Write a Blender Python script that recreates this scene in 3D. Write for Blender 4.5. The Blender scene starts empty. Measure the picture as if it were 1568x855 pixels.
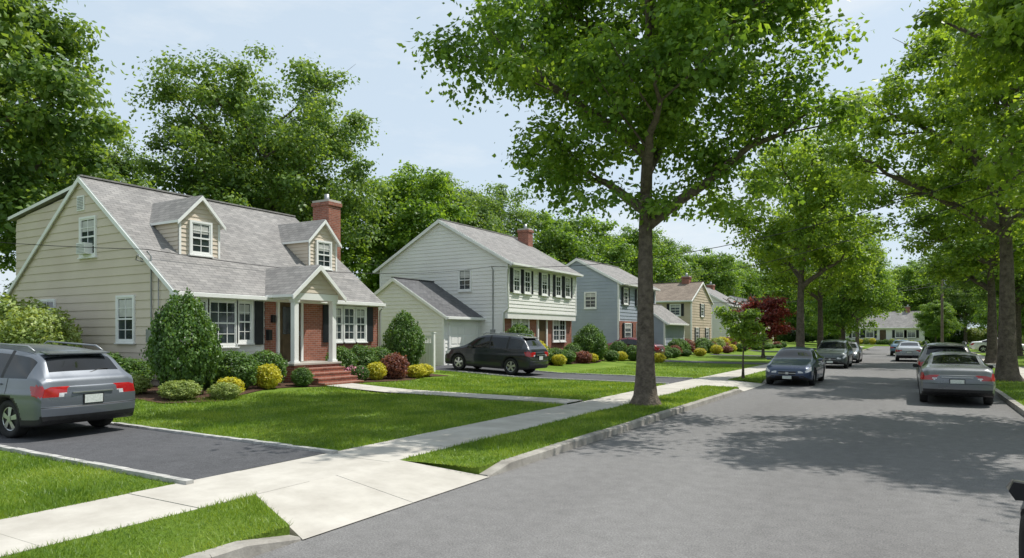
import bpy, math, random
import numpy as np
from mathutils import Vector, noise as mnoise
random.seed(7)
S=bpy.context.scene
COL=S.collection

# ------------------------------------------------------------------ materials
def mk(name):
    m=bpy.data.materials.new(name); m.use_nodes=True
    nt=m.node_tree; b=nt.nodes['Principled BSDF']
    return m,nt,b
def N(nt,t,**k):
    n=nt.nodes.new(t)
    return n
def ramp(nt,stops):
    r=nt.nodes.new('ShaderNodeValToRGB'); e=r.color_ramp.elements
    while len(e)<len(stops): e.new(0.5)
    for i,(p,c) in enumerate(stops):
        e[i].position=p; e[i].color=(c[0],c[1],c[2],1) if isinstance(c,(tuple,list)) else (c,c,c,1)
    return r
def noisy(name,c1,c2,scale=3,rough=.7,bump=.0,bscale=40,detail=5,dist=.02,metal=0,spec=.3,coord='Object',nr=.5):
    m,nt,b=mk(name); tc=N(nt,'ShaderNodeTexCoord')
    n=N(nt,'ShaderNodeTexNoise'); n.inputs['Scale'].default_value=scale; n.inputs['Detail'].default_value=detail; n.inputs['Roughness'].default_value=nr
    nt.links.new(tc.outputs[coord],n.inputs['Vector'])
    r=ramp(nt,[(.3,c1),(.7,c2)]); nt.links.new(n.outputs['Fac'],r.inputs['Fac'])
    nt.links.new(r.outputs['Color'],b.inputs['Base Color'])
    b.inputs['Roughness'].default_value=rough; b.inputs['Metallic'].default_value=metal
    b.inputs['Specular IOR Level'].default_value=spec
    if bump>0:
        n2=N(nt,'ShaderNodeTexNoise'); n2.inputs['Scale'].default_value=bscale; n2.inputs['Detail'].default_value=4
        nt.links.new(tc.outputs[coord],n2.inputs['Vector'])
        bp=N(nt,'ShaderNodeBump'); bp.inputs['Strength'].default_value=bump; bp.inputs['Distance'].default_value=dist
        nt.links.new(n2.outputs['Fac'],bp.inputs['Height']); nt.links.new(bp.outputs['Normal'],b.inputs['Normal'])
    return m
def bricky(name,c1,c2,mortar,w,h,ms,rough=.85,bump=.5,offset=.5):
    m,nt,b=mk(name); uv=N(nt,'ShaderNodeUVMap'); uv.uv_map='UVMap'
    t=N(nt,'ShaderNodeTexBrick'); t.offset=offset
    t.inputs['Scale'].default_value=1; t.inputs['Brick Width'].default_value=w; t.inputs['Row Height'].default_value=h
    t.inputs['Mortar Size'].default_value=ms; t.inputs['Mortar Smooth'].default_value=.2; t.inputs['Bias'].default_value=0
    t.inputs['Color1'].default_value=(*c1,1); t.inputs['Color2'].default_value=(*c2,1); t.inputs['Mortar'].default_value=(*mortar,1)
    nt.links.new(uv.outputs[0],t.inputs['Vector'])
    n=N(nt,'ShaderNodeTexNoise'); n.inputs['Scale'].default_value=.9; n.inputs['Detail'].default_value=8; n.inputs['Roughness'].default_value=.7
    nt.links.new(uv.outputs[0],n.inputs['Vector'])
    r=ramp(nt,[(.3,.78),(.7,1.2)]); nt.links.new(n.outputs['Fac'],r.inputs['Fac'])
    mx=N(nt,'ShaderNodeMix'); mx.data_type='RGBA'; mx.blend_type='MULTIPLY'; mx.inputs[0].default_value=1
    nt.links.new(t.outputs['Color'],mx.inputs[6]); nt.links.new(r.outputs['Color'],mx.inputs[7])
    nt.links.new(mx.outputs[2],b.inputs['Base Color']); b.inputs['Roughness'].default_value=rough
    b.inputs['Specular IOR Level'].default_value=.2
    bp=N(nt,'ShaderNodeBump'); bp.invert=True; bp.inputs['Strength'].default_value=bump; bp.inputs['Distance'].default_value=.01
    nt.links.new(t.outputs['Fac'],bp.inputs['Height']); nt.links.new(bp.outputs['Normal'],b.inputs['Normal'])
    return m
def leafmat(name,dark,mid,light,trans=.35,nscale=.5,k=1.0):
    dark,mid,light=[tuple(c*k for c in q) for q in(dark,mid,light)]
    m,nt,b=mk(name); tc=N(nt,'ShaderNodeTexCoord'); g=N(nt,'ShaderNodeNewGeometry')
    n=N(nt,'ShaderNodeTexNoise'); n.inputs['Scale'].default_value=nscale; n.inputs['Detail'].default_value=3
    nt.links.new(tc.outputs['Object'],n.inputs['Vector'])
    a=N(nt,'ShaderNodeMath'); a.operation='MULTIPLY_ADD'; a.inputs[1].default_value=.40
    nt.links.new(g.outputs['Random Per Island'],a.inputs[0])
    s=N(nt,'ShaderNodeMath'); s.operation='MULTIPLY_ADD'; s.inputs[1].default_value=1.3; s.inputs[2].default_value=-.35
    nt.links.new(n.outputs['Fac'],s.inputs[0]); nt.links.new(s.outputs[0],a.inputs[2])
    r=ramp(nt,[(.2,dark),(.5,mid),(.8,light)]); nt.links.new(a.outputs[0],r.inputs['Fac'])
    nt.links.new(r.outputs['Color'],b.inputs['Base Color']); b.inputs['Roughness'].default_value=.45
    b.inputs['Specular IOR Level'].default_value=.4
    tr=N(nt,'ShaderNodeBsdfTranslucent')
    mu=N(nt,'ShaderNodeMix'); mu.data_type='RGBA'; mu.blend_type='MULTIPLY'; mu.inputs[0].default_value=1
    mu.inputs[7].default_value=(2.3,2.05,.8,1)
    nt.links.new(r.outputs['Color'],mu.inputs[6]); nt.links.new(mu.outputs[2],tr.inputs['Color'])
    ms=N(nt,'ShaderNodeMixShader'); ms.inputs[0].default_value=trans
    nt.links.new(b.outputs[0],ms.inputs[1]); nt.links.new(tr.outputs[0],ms.inputs[2])
    nt.links.new(ms.outputs[0],nt.nodes['Material Output'].inputs['Surface'])
    return m

M={}
M['bark']=noisy('bark',(.06,.048,.038),(.19,.155,.122),6,.95,.9,18,dist=.05,nr=.7)
M['leaf']=leafmat('leaf_maple',(.055,.115,.02),(.11,.20,.032),(.19,.29,.05),.45,k=1.1)
M['leaf_y']=leafmat('leaf_light',(.08,.145,.022),(.15,.245,.034),(.235,.325,.05),.46,k=1.08)
M['leaf_d']=leafmat('leaf_oak',(.055,.11,.028),(.105,.18,.042),(.18,.265,.065),.4,k=1.1)
M['leaf_red']=leafmat('leaf_red',(.09,.018,.02),(.2,.035,.035),(.3,.08,.06),.35)
M['sh_green']=leafmat('shrub_green',(.035,.08,.018),(.075,.155,.028),(.14,.24,.045),.25,2)
M['sh_gold']=leafmat('shrub_gold',(.24,.26,.018),(.44,.43,.03),(.6,.55,.06),.25,3)
M['sh_lime']=leafmat('shrub_lime',(.14,.2,.05),(.25,.33,.09),(.42,.48,.2),.25,3)
M['sh_red']=leafmat('shrub_burgundy',(.09,.035,.03),(.2,.07,.055),(.3,.13,.08),.25,3)
M['blade']=leafmat('grass_blade',(.075,.15,.015),(.145,.235,.028),(.26,.34,.065),.35,.9)
M['concrete']=noisy('concrete',(.36,.335,.295),(.52,.495,.445),1.3,.9,.25,60,dist=.006,detail=12,nr=.68)
M['kerb']=noisy('kerb_stone',(.20,.185,.165),(.40,.38,.34),3,.9,.5,40,dist=.01,detail=8,nr=.65)
M['edge']=noisy('edging_stone',(.28,.28,.27),(.50,.49,.46),7,.9,.6,30,dist=.01)
M['mulch']=noisy('mulch',(.035,.02,.012),(.12,.065,.04),25,.95,1,40,dist=.03)
M['white']=noisy('white_trim',(.74,.74,.72),(.82,.82,.80),2,.5)
M['sid_beige']=noisy('siding_beige',(.565,.485,.395),(.63,.55,.455),.7,.6,.08,30)
M['sid_white']=noisy('siding_white',(.74,.725,.70),(.81,.80,.77),.7,.55)
M['sid_blue']=noisy('siding_blue',(.31,.35,.41),(.37,.41,.47),.7,.6)
M['sid_tan']=noisy('siding_tan',(.50,.41,.31),(.57,.48,.37),.7,.6)
M['brick']=bricky('red_brick',(.36,.135,.09),(.24,.088,.06),(.36,.30,.26),.215,.075,.006)
M['shing']=bricky('roof_shingle',(.28,.268,.256),(.205,.198,.192),(.10,.10,.10),.30,.145,.006,bump=.7)
M['shing_d']=bricky('roof_shingle_dark',(.14,.14,.145),(.10,.10,.105),(.05,.05,.05),.30,.145,.006,bump=.7)
M['shing_b']=bricky('roof_shingle_brown',(.25,.205,.165),(.19,.155,.125),(.08,.07,.06),.30,.145,.006,bump=.7)
M['shutter']=noisy('shutter_black',(.018,.02,.024),(.028,.03,.035),4,.5)
M['door']=noisy('door_wood',(.06,.04,.022),(.11,.075,.04),3,.45)
M['blind']=noisy('window_blind',(.40,.40,.38),(.55,.55,.52),3,.25,spec=.6)
M['metal']=noisy('metal_grey',(.25,.26,.27),(.35,.36,.37),5,.4,metal=.6)
M['wood']=noisy('pole_wood',(.10,.08,.06),(.2,.16,.12),5,.9)
M['wire']=noisy('wire_black',(.02,.02,.02),(.03,.03,.03),5,.6)
M['tyre']=noisy('tyre',(.018,.018,.018),(.03,.03,.03),9,.85)
M['rim']=noisy('rim',(.45,.46,.47),(.55,.56,.57),9,.3,metal=.8)
M['black']=noisy('plastic_black',(.015,.015,.016),(.025,.025,.027),9,.5)
M['plate']=noisy('plate',(.5,.55,.5),(.7,.72,.7),30,.5)
M['flower']=noisy('flower',(.6,.15,.25),(.75,.4,.5),30,.6)
def glassm(name,c,r=.04,spec=.8):
    m,nt,b=mk(name); tc=N(nt,'ShaderNodeTexCoord'); n=N(nt,'ShaderNodeTexNoise'); n.inputs['Scale'].default_value=1.2
    nt.links.new(tc.outputs['Object'],n.inputs['Vector'])
    rr=ramp(nt,[(.35,tuple(x*.5 for x in c)),(.65,tuple(x*1.6 for x in c))]); nt.links.new(n.outputs['Fac'],rr.inputs['Fac'])
    nt.links.new(rr.outputs['Color'],b.inputs['Base Color']); b.inputs['Roughness'].default_value=r
    b.inputs['Specular IOR Level'].default_value=spec
    bp=N(nt,'ShaderNodeBump'); bp.inputs['Strength'].default_value=.05; bp.inputs['Distance'].default_value=.05
    nt.links.new(n.outputs['Fac'],bp.inputs['Height']); nt.links.new(bp.outputs['Normal'],b.inputs['Normal'])
    return m
M['glass']=glassm('window_glass',(.03,.04,.045))
M['cglass']=glassm('car_glass',(.010,.012,.014),.03,.5)
M['red']=noisy('lamp_red',(.32,.008,.01),(.45,.015,.016),9,.12,spec=.8)
M['lamp']=noisy('lamp_clear',(.45,.47,.5),(.7,.71,.73),14,.1,spec=.9)
def paint(name,c,metal=.35):
    m,nt,b=mk(name); b.inputs['Base Color'].default_value=(*c,1)
    tc=N(nt,'ShaderNodeTexCoord'); n=N(nt,'ShaderNodeTexNoise'); n.inputs['Scale'].default_value=1.5; n.inputs['Detail'].default_value=6
    nt.links.new(tc.outputs['Object'],n.inputs['Vector'])
    r=ramp(nt,[(.3,.24),(.7,.42)]); nt.links.new(n.outputs['Fac'],r.inputs['Fac']); nt.links.new(r.outputs['Color'],b.inputs['Roughness'])
    b.inputs['Metallic'].default_value=metal
    b.inputs['Coat Weight'].default_value=.7; b.inputs['Coat Roughness'].default_value=.05
    return m
def asphalt(name,lo,hi):
    m,nt,b=mk(name); tc=N(nt,'ShaderNodeTexCoord')
    n1=N(nt,'ShaderNodeTexNoise'); n1.inputs['Scale'].default_value=.35; n1.inputs['Detail'].default_value=6
    mp=N(nt,'ShaderNodeMapping'); mp.inputs['Scale'].default_value=(1,.22,1)
    nt.links.new(tc.outputs['Object'],mp.inputs['Vector']); nt.links.new(mp.outputs[0],n1.inputs['Vector'])
    n2=N(nt,'ShaderNodeTexNoise'); n2.inputs['Scale'].default_value=55; n2.inputs['Detail'].default_value=3; n2.inputs['Roughness'].default_value=.8
    nt.links.new(tc.outputs['Object'],n2.inputs['Vector'])
    r1=ramp(nt,[(.3,lo),(.7,hi)]); nt.links.new(n1.outputs['Fac'],r1.inputs['Fac'])
    r2=ramp(nt,[(.3,.55),(.72,1.55)]); nt.links.new(n2.outputs['Fac'],r2.inputs['Fac'])
    mx=N(nt,'ShaderNodeMix'); mx.data_type='RGBA'; mx.blend_type='MULTIPLY'; mx.inputs[0].default_value=1
    nt.links.new(r1.outputs['Color'],mx.inputs[6]); nt.links.new(r2.outputs['Color'],mx.inputs[7])
    n3=N(nt,'ShaderNodeTexNoise'); n3.inputs['Scale'].default_value=5; n3.inputs['Detail'].default_value=8; n3.inputs['Roughness'].default_value=.75
    nt.links.new(tc.outputs['Object'],n3.inputs['Vector'])
    rc=ramp(nt,[(.3,.82),(.7,1.16)]); nt.links.new(n3.outputs['Fac'],rc.inputs['Fac'])
    m2=N(nt,'ShaderNodeMix'); m2.data_type='RGBA'; m2.blend_type='MULTIPLY'; m2.inputs[0].default_value=1
    nt.links.new(mx.outputs[2],m2.inputs[6]); nt.links.new(rc.outputs['Color'],m2.inputs[7])
    nt.links.new(m2.outputs[2],b.inputs['Base Color']); b.inputs['Roughness'].default_value=.85; b.inputs['Specular IOR Level'].default_value=.2
    bp=N(nt,'ShaderNodeBump'); bp.inputs['Strength'].default_value=.6; bp.inputs['Distance'].default_value=.01
    nt.links.new(n2.outputs['Fac'],bp.inputs['Height']); nt.links.new(bp.outputs['Normal'],b.inputs['Normal'])
    return m
M['asphalt']=asphalt('asphalt',(.138,.134,.133),(.188,.184,.181))
M['drive']=asphalt('driveway_asphalt',(.068,.069,.074),(.10,.10,.106))
def lawn():
    m,nt,b=mk('lawn'); tc=N(nt,'ShaderNodeTexCoord')
    n1=N(nt,'ShaderNodeTexNoise'); n1.inputs['Scale'].default_value=.6; n1.inputs['Detail'].default_value=5
    n2=N(nt,'ShaderNodeTexNoise'); n2.inputs['Scale'].default_value=22; n2.inputs['Detail'].default_value=6; n2.inputs['Roughness'].default_value=.8
    for n in(n1,n2): nt.links.new(tc.outputs['Object'],n.inputs['Vector'])
    r1=ramp(nt,[(.3,(.095,.17,.018)),(.7,(.175,.25,.04))]); nt.links.new(n1.outputs['Fac'],r1.inputs['Fac'])
    r2=ramp(nt,[(.3,.6),(.7,1.3)]); nt.links.new(n2.outputs['Fac'],r2.inputs['Fac'])
    mx=N(nt,'ShaderNodeMix'); mx.data_type='RGBA'; mx.blend_type='MULTIPLY'; mx.inputs[0].default_value=1
    nt.links.new(r1.outputs['Color'],mx.inputs[6]); nt.links.new(r2.outputs['Color'],mx.inputs[7])
    nt.links.new(mx.outputs[2],b.inputs['Base Color']); b.inputs['Roughness'].default_value=.9; b.inputs['Specular IOR Level'].default_value=.1
    bp=N(nt,'ShaderNodeBump'); bp.inputs['Strength'].default_value=.8; bp.inputs['Distance'].default_value=.04
    nt.links.new(n2.outputs['Fac'],bp.inputs['Height']); nt.links.new(bp.outputs['Normal'],b.inputs['Normal'])
    return m
M['lawn']=lawn()

# ------------------------------------------------------------------ mesh builder
class MB:
    def __init__(s): s.v=[];s.f=[];s.m=[];s.names=[];s.sm=[]
    def mi(s,n):
        if n not in s.names: s.names.append(n)
        return s.names.index(n)
    def face(s,pts,mat,smooth=False):
        i=len(s.v); s.v+= [tuple(p) for p in pts]; s.f.append(tuple(range(i,i+len(pts)))); s.m.append(s.mi(mat)); s.sm.append(smooth)
    def box(s,x0,x1,y0,y1,z0,z1,mat):
        x0,x1=sorted((x0,x1));y0,y1=sorted((y0,y1));z0,z1=sorted((z0,z1))
        p=[(x0,y0,z0),(x1,y0,z0),(x1,y1,z0),(x0,y1,z0),(x0,y0,z1),(x1,y0,z1),(x1,y1,z1),(x0,y1,z1)]
        for q in((0,3,2,1),(4,5,6,7),(0,1,5,4),(1,2,6,5),(2,3,7,6),(3,0,4,7)): s.face([p[k] for k in q],mat)
    def prism(s,poly,vec,mat,cap=None,mats=None):
        q=[(p[0]+vec[0],p[1]+vec[1],p[2]+vec[2]) for p in poly]
        s.face(poly,cap or mat); s.face(q[::-1],cap or mat)
        n=len(poly)
        for i in range(n):
            j=(i+1)%n; s.face([poly[i],poly[j],q[j],q[i]],mats[i] if mats else mat)
    def tube(s,pts,rad,mat,n=8):
        pts=[Vector(p) for p in pts]; rings=[]
        for i,p in enumerate(pts):
            d=(pts[min(i+1,len(pts)-1)]-pts[max(i-1,0)]).normalized()
            a=Vector((0,0,1)) if abs(d.z)<.8 else Vector((1,0,0))
            u=d.cross(a).normalized(); w=d.cross(u)
            r=rad[i] if isinstance(rad,(list,tuple)) else rad
            rings.append([p+(u*math.cos(6.2832*k/n)+w*math.sin(6.2832*k/n))*r for k in range(n)])
        base=len(s.v); mi=s.mi(mat)
        for rg in rings: s.v+=[tuple(q) for q in rg]
        for i in range(len(rings)-1):
            for k in range(n):
                k2=(k+1)%n
                s.f.append((base+i*n+k,base+i*n+k2,base+(i+1)*n+k2,base+(i+1)*n+k)); s.m.append(mi); s.sm.append(True)
        s.f.append(tuple(base+(len(rings)-1)*n+k for k in range(n))); s.m.append(mi); s.sm.append(False)
    def build(s,name,parent=None,origin=(0,0,0),uv=True):
        me=bpy.data.meshes.new(name)
        o=origin
        me.from_pydata([(v[0]-o[0],v[1]-o[1],v[2]-o[2]) for v in s.v],[],s.f)
        for n in s.names: me.materials.append(M[n])
        me.polygons.foreach_set('material_index',s.m); me.polygons.foreach_set('use_smooth',s.sm)
        if uv:
            ul=me.uv_layers.new(name='UVMap'); buf=np.zeros(len(me.loops)*2)
            for p in me.polygons:
                n=p.normal
                if abs(n.z)>.985: t=Vector((1,0,0)); b=Vector((0,1,0))
                else:
                    t=Vector((0,0,1)).cross(n).normalized(); b=n.cross(t)
                for li in p.loop_indices:
                    v=me.vertices[me.loops[li].vertex_index].co
                    buf[2*li]=v.dot(t); buf[2*li+1]=v.dot(b)
            ul.data.foreach_set('uv',buf)
        ob=bpy.data.objects.new(name,me); COL.objects.link(ob)
        if parent: ob.parent=parent
        else: ob.location=origin
        return ob
def empty(name,loc=(0,0,0),rz=0):
    e=bpy.data.objects.new(name,None); e.location=loc; e.rotation_euler=(0,0,rz); e.empty_display_size=.3; COL.objects.link(e); return e

# ------------------------------------------------------------------ ground
BX=[-900,-60,-18,-14,-7.75,-6.52,-6.44,2.33,2.37,5.1,20,60,900]
BZ=[.5,.5,.36,.16,.12,.12,-.03,-.03,.12,.12,.3,.4,.4]
def gz(x):
    if -6.6<x<-5.1: return .125
    return float(np.interp(x,BX,BZ))
mb=MB()
ys=[-900,-60,0,30,60,90,117.3,117.4,125.6,125.7,160,300,900]
def zz(x,y,i):
    if 117.35<y<125.65: return -.03
    if y>125.65: return max(BZ[i],.12)
    return BZ[i]
for i in range(len(BX)-1):
    for j in range(len(ys)-1):
        q=[(BX[i],ys[j],zz(BX[i],ys[j],i)),(BX[i+1],ys[j],zz(BX[i+1],ys[j],i+1)),(BX[i+1],ys[j+1],zz(BX[i+1],ys[j+1],i+1)),(BX[i],ys[j+1],zz(BX[i],ys[j+1],i))]
        mb.face(q,'lawn')
mb.build('ground')
mb=MB(); mb.face([(-5.0,-60,0),(2.26,-60,0),(2.26,117.4,0),(-5.0,117.4,0)],'asphalt')
mb.face([(-300,117.4,0),(300,117.4,0),(300,125.6,0),(-300,125.6,0)],'asphalt')
mb.build('road')
aprons=[(4.55,7.85),(24.0,28.0),(42.5,46),(58,61),(74,77)]
def inap(y): return any(a<y<b for a,b in aprons)
kb=MB(); vg=MB(); rnd=random.Random(3)
segs=[]; y=-30
for a,b in aprons+[(117,117)]:
    segs.append((y,a)); y=b
for a,b in segs:
    vg.box(-6.44,-5.15,a,b,-.03,.125,'lawn')
    y=a
    while y<b-.05:
        y2=min(y+2.1,b); h=.128+rnd.uniform(-.006,.006); j=rnd.uniform(-.006,.006)
        za=.03 if abs(y-a)<.01 and a>-29 else h; zb=.03 if abs(y2-b)<.01 else h
        x0,x1=-5.15,-5.0+j
        def seg(ya,yb,z0,z1):
            A=[(x0,ya,-.03),(x1+.01,ya,-.03),(x1,ya,z0-.02),(x1-.025,ya,z0),(x0,ya,z0)]
            B=[(x0,yb,-.03),(x1+.01,yb,-.03),(x1,yb,z1-.02),(x1-.025,yb,z1),(x0,yb,z1)]
            for k in range(5): kb.face([A[k],A[(k+1)%5],B[(k+1)%5],B[k]],'kerb')
            kb.face(A,'kerb'); kb.face(B,'kerb')
        if za<h: seg(y,y+.6,za,h); seg(y+.6,y2-.008,h,h)
        elif zb<h: seg(y,y2-.6,h,h); seg(y2-.6,y2,h,zb)
        else: seg(y,y2-.008,h,h)
        y=y2
y=-30
while y<117:
    kb.box(2.25,2.40,y,y+2.1,-.03,.13+rnd.uniform(-.005,.005),'kerb'); y+=2.108
kb.build('kerb'); vg.build('grass_verge')
sw=MB(); y=-12.0; 
while y<117:
    j=rnd.uniform(0,.006); sw.box(-7.74,-6.44,y,y+1.49,.0,.128+j,'concrete'); y+=1.5
y=-12
while y<117:
    sw.box(3.8,5.05,y,y+1.49,.0,.128+rnd.uniform(0,.006),'concrete'); y+=1.5
for i,(a,b) in enumerate(aprons):
    n=2
    for k in range(n):
        t0,t1=k/n,(k+1)/n
        ya0=a+.65+(b-a-.8)*t0; ya1=a+.65+(b-a-.8)*t1-.01; yb0=a+(b-a)*t0; yb1=a+(b-a)*t1-.01
        sw.face([(-6.435,ya0,.13),(-4.97,yb0,.012),(-4.97,yb1,.012),(-6.435,ya1,.13)],'concrete')
        sw.face([(-6.435,ya0,.13),(-4.97,yb0,.012),(-4.97,yb0,-.03),(-6.435,ya0,-.03)],'concrete')
sw.build('sidewalk')
cv=MB()
for a,b in aprons:
    cv.face([(-6.44,a,.122),(-5.15,a,.122),(-6.44,a+.65,.122)],'lawn'); cv.face([(-5.15,a,.122),(-6.44,a+.65,.122),(-6.44,a+.65,-.03),(-5.15,a,-.03)],'kerb')
    cv.face([(-6.44,b,.122),(-5.15,b,.122),(-6.44,b-.15,.122)],'lawn')
cv.build('verge_corner')
def sheet(mb,x0,x1,f0,f1,mat,dz=.012):
    xs=sorted(set([x0,x1]+[b for b in BX if x0<b<x1]))
    for a,b in zip(xs[:-1],xs[1:]):
        mb.face([(a,f0(a),gz(a)+dz),(b,f0(b),gz(b)+dz),(b,f1(b),gz(b)+dz),(a,f1(a),gz(a)+dz)],mat)
def edging(mb,x0,x1,fy,w=.10,h=.055):
    x=x0
    while x<x1:
        l=rnd.uniform(.22,.3); z=gz(x+l/2); y=fy(x)+rnd.uniform(-.006,.006)
        mb.box(x,x+l-.006,y-w/2,y+w/2,z-.05,z+h+rnd.uniform(-.006,.006),'edge'); x+=l
dv=MB(); sheet(dv,-32,-7.745,lambda x:5.2,lambda x:7.55,'drive')
edging(dv,-26,-7.8,lambda x:7.6); edging(dv,-26,-7.8,lambda x:5.15)
dv.build('driveway')
dv=MB()
g2=lambda x: float(np.interp(x,[-20.5,-17.5,-7.7],[31.0,27.8,27.6]))
dv2=[-20.5,-18,-17.5,-14,-12,-7.745]
for a,b in zip(dv2[:-1],dv2[1:]):
    dv.face([(a,24.3,gz(a)+.012),(b,24.3,gz(b)+.012),(b,g2(b),gz(b)+.012),(a,g2(a),gz(a)+.012)],'drive')
edging(dv,-17,-7.8,lambda x:24.25); edging(dv,-17,-7.8,lambda x:g2(x)+.05)
dv.build('driveway')
dv=MB()
for a,b in((43,45.6),(58.2,60.8),(74.2,76.8)): sheet(dv,-19 if a<50 else -15,-7.745,lambda x:a,lambda x:b,'drive')
sheet(dv,5.06,16,lambda x:80.5,lambda x:84,'drive',.02)
sheet(dv,5.06,16,lambda x:44,lambda x:47,'drive',.02)
dv.build('driveway')
wk=MB(); xs=np.arange(-16.2,-7.8,1.22)
for x in xs: 
    x1=min(x+1.21,-7.75)
    wk.face([(x,15.95+.02*(x+7.7),gz(x)+.045),(x1,15.95+.02*(x1+7.7),gz(x1)+.045),(x1,16.95,gz(x1)+.045),(x,16.95,gz(x)+.045)],'concrete')
    for yy in(15.95,16.95): wk.face([(x,yy,gz(x)-.03),(x1,yy,gz(x1)-.03),(x1,yy,gz(x1)+.045),(x,yy,gz(x)+.045)],'concrete')
wk.build('front_walk')
mu=MB()
def bedstrip(y0,y1,x0,fx,n=14):
    for i in range(n):
        a=y0+(y1-y0)*i/n; b=y0+(y1-y0)*(i+1)/n
        for xa,xb_a,xb_b in((x0,-18,-18),(-18,fx(a),fx(b))):
            mu.face([(xa,a,gz(xa)+.02),(xb_a,a,gz(xb_a)+.02),(xb_b,b,gz(xb_b)+.02),(xa,b,gz(xa)+.02)],'mulch')
bedstrip(10.0,15.7,-18.95,lambda y:-16.2+.5*math.sin((y-10)*1.1)+(.4 if y<12 else 0))
bedstrip(17.5,22.4,-18.95,lambda y:-16.1+.25*math.sin(y*1.7))
bedstrip(30.8,40.5,-18.95,lambda y:-16.4+.4*math.sin(y*.9))
mu.face([(-28,10.7,.42),(-18.9,10.2,.395),(-18.9,12.3,.395),(-28,12.3,.42)],'mulch')
for (a,b) in((46.5,57),(61.5,73),(77.5,92)): bedstrip(a,b,-18.95,lambda y:-16+.5*math.sin(y*.8))
mu.build('mulch_bed')

# ------------------------------------------------------------------ houses
def P(face,pl,a,o,z):
    return {'F':(pl+o,a,z),'B':(pl-o,a,z),'G':(a,pl-o,z),'R':(a,pl+o,z)}[face]
def boxL(mb,face,pl,a0,a1,o0,o1,z0,z1,mat):
    p=P(face,pl,a0,o0,z0);q=P(face,pl,a1,o1,z1); mb.box(p[0],q[0],p[1],q[1],p[2],q[2],mat)
def boards(mb,face,pl,z0,z1,rng,e,mat):
    z=z0
    while z<z1-.01:
        zt=min(z+e,z1); a0,a1=rng(z); b0,b1=rng(zt)
        mb.face([P(face,pl,a0,.028,z),P(face,pl,a1,.028,z),P(face,pl,b1,.004,zt),P(face,pl,b0,.004,zt)],mat)
        mb.face([P(face,pl,a0,.028,z),P(face,pl,a1,.028,z),P(face,pl,a1,0,z),P(face,pl,a0,0,z)],mat)
        z=zt
def win(H,face,pl,a,z0,z1,w,sh=0,nx=2,ny=2,blind=.0,pic=False):
    W=H['windows']; a0,a1=a-w/2,a+w/2; f=.07
    boxL(W,face,pl,a0,a1,0,.030,z0,z1,'glass')
    if blind>0: boxL(W,face,pl,a0+f,a1-f,.030,.034,z1-(z1-z0)*blind,z1-f,'blind')
    for b0,b1 in((a0-f,a0),(a1,a1+f)): boxL(W,face,pl,b0,b1,0,.075,z0-f,z1+f,'white')
    boxL(W,face,pl,a0,a1,0,.073,z1,z1+f,'white'); boxL(W,face,pl,a0,a1,0,.073,z0-f,z0,'white')
    boxL(W,face,pl,a0-f-.03,a1+f+.03,0,.11,z0-f-.04,z0-f-.001,'white')
    zm=(z0+z1)/2
    if not pic: boxL(W,face,pl,a0,a1,.03,.06,zm-.025,zm+.025,'white')
    for b0,b1 in((a0,a0+.04),(a1-.04,a1)): boxL(W,face,pl,b0,b1,.03,.055,z0,z1,'white')
    boxL(W,face,pl,a0+.04,a1-.04,.03,.055,z0,z0+.05,'white'); boxL(W,face,pl,a0+.04,a1-.04,.03,.055,z1-.04,z1,'white')
    for k in range(1,nx):
        x=a0+w*k/nx; boxL(W,face,pl,x-.011,x+.011,.036,.05,z0+.05,z1-.04,'white')
    for k in range(1,ny*2):
        z=z0+(z1-z0)*k/(ny*2)
        if abs(z-zm)>.04 or pic: boxL(W,face,pl,a0+.04,a1-.04,.037,.048,z-.01,z+.01,'white')
    if sh:
        sides_=((a0-f-.04-abs(sh),a0-f-.04),(a1+f+.04,a1+f+.04+abs(sh)))
        if isinstance(sh,float) and sh<0: sides_=sides_[:1]
        for s0,s1 in sides_:
            T=H['shutters']
            boxL(T,face,pl,s0,s1,0.02,.06,z0-f,z1+f,'shutter')
            for q0,q1 in((z0-f+.06,zm-.04),(zm+.04,z1+f-.06)):
                z=q0
                while z<q1-.03: boxL(T,face,pl,s0+.05,s1-.05,.06,.072,z,z+.028,'shutter'); z+=.05
def newH(): return {k:MB() for k in('walls','roof','trim','windows','shutters','door','chimney','garage','porch','extras')}
def finish(H,name,loc,rz=0):
    e=empty(name,loc,rz)
    for k,m in H.items():
        if m.f: m.build(k,e)
    return e
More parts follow.
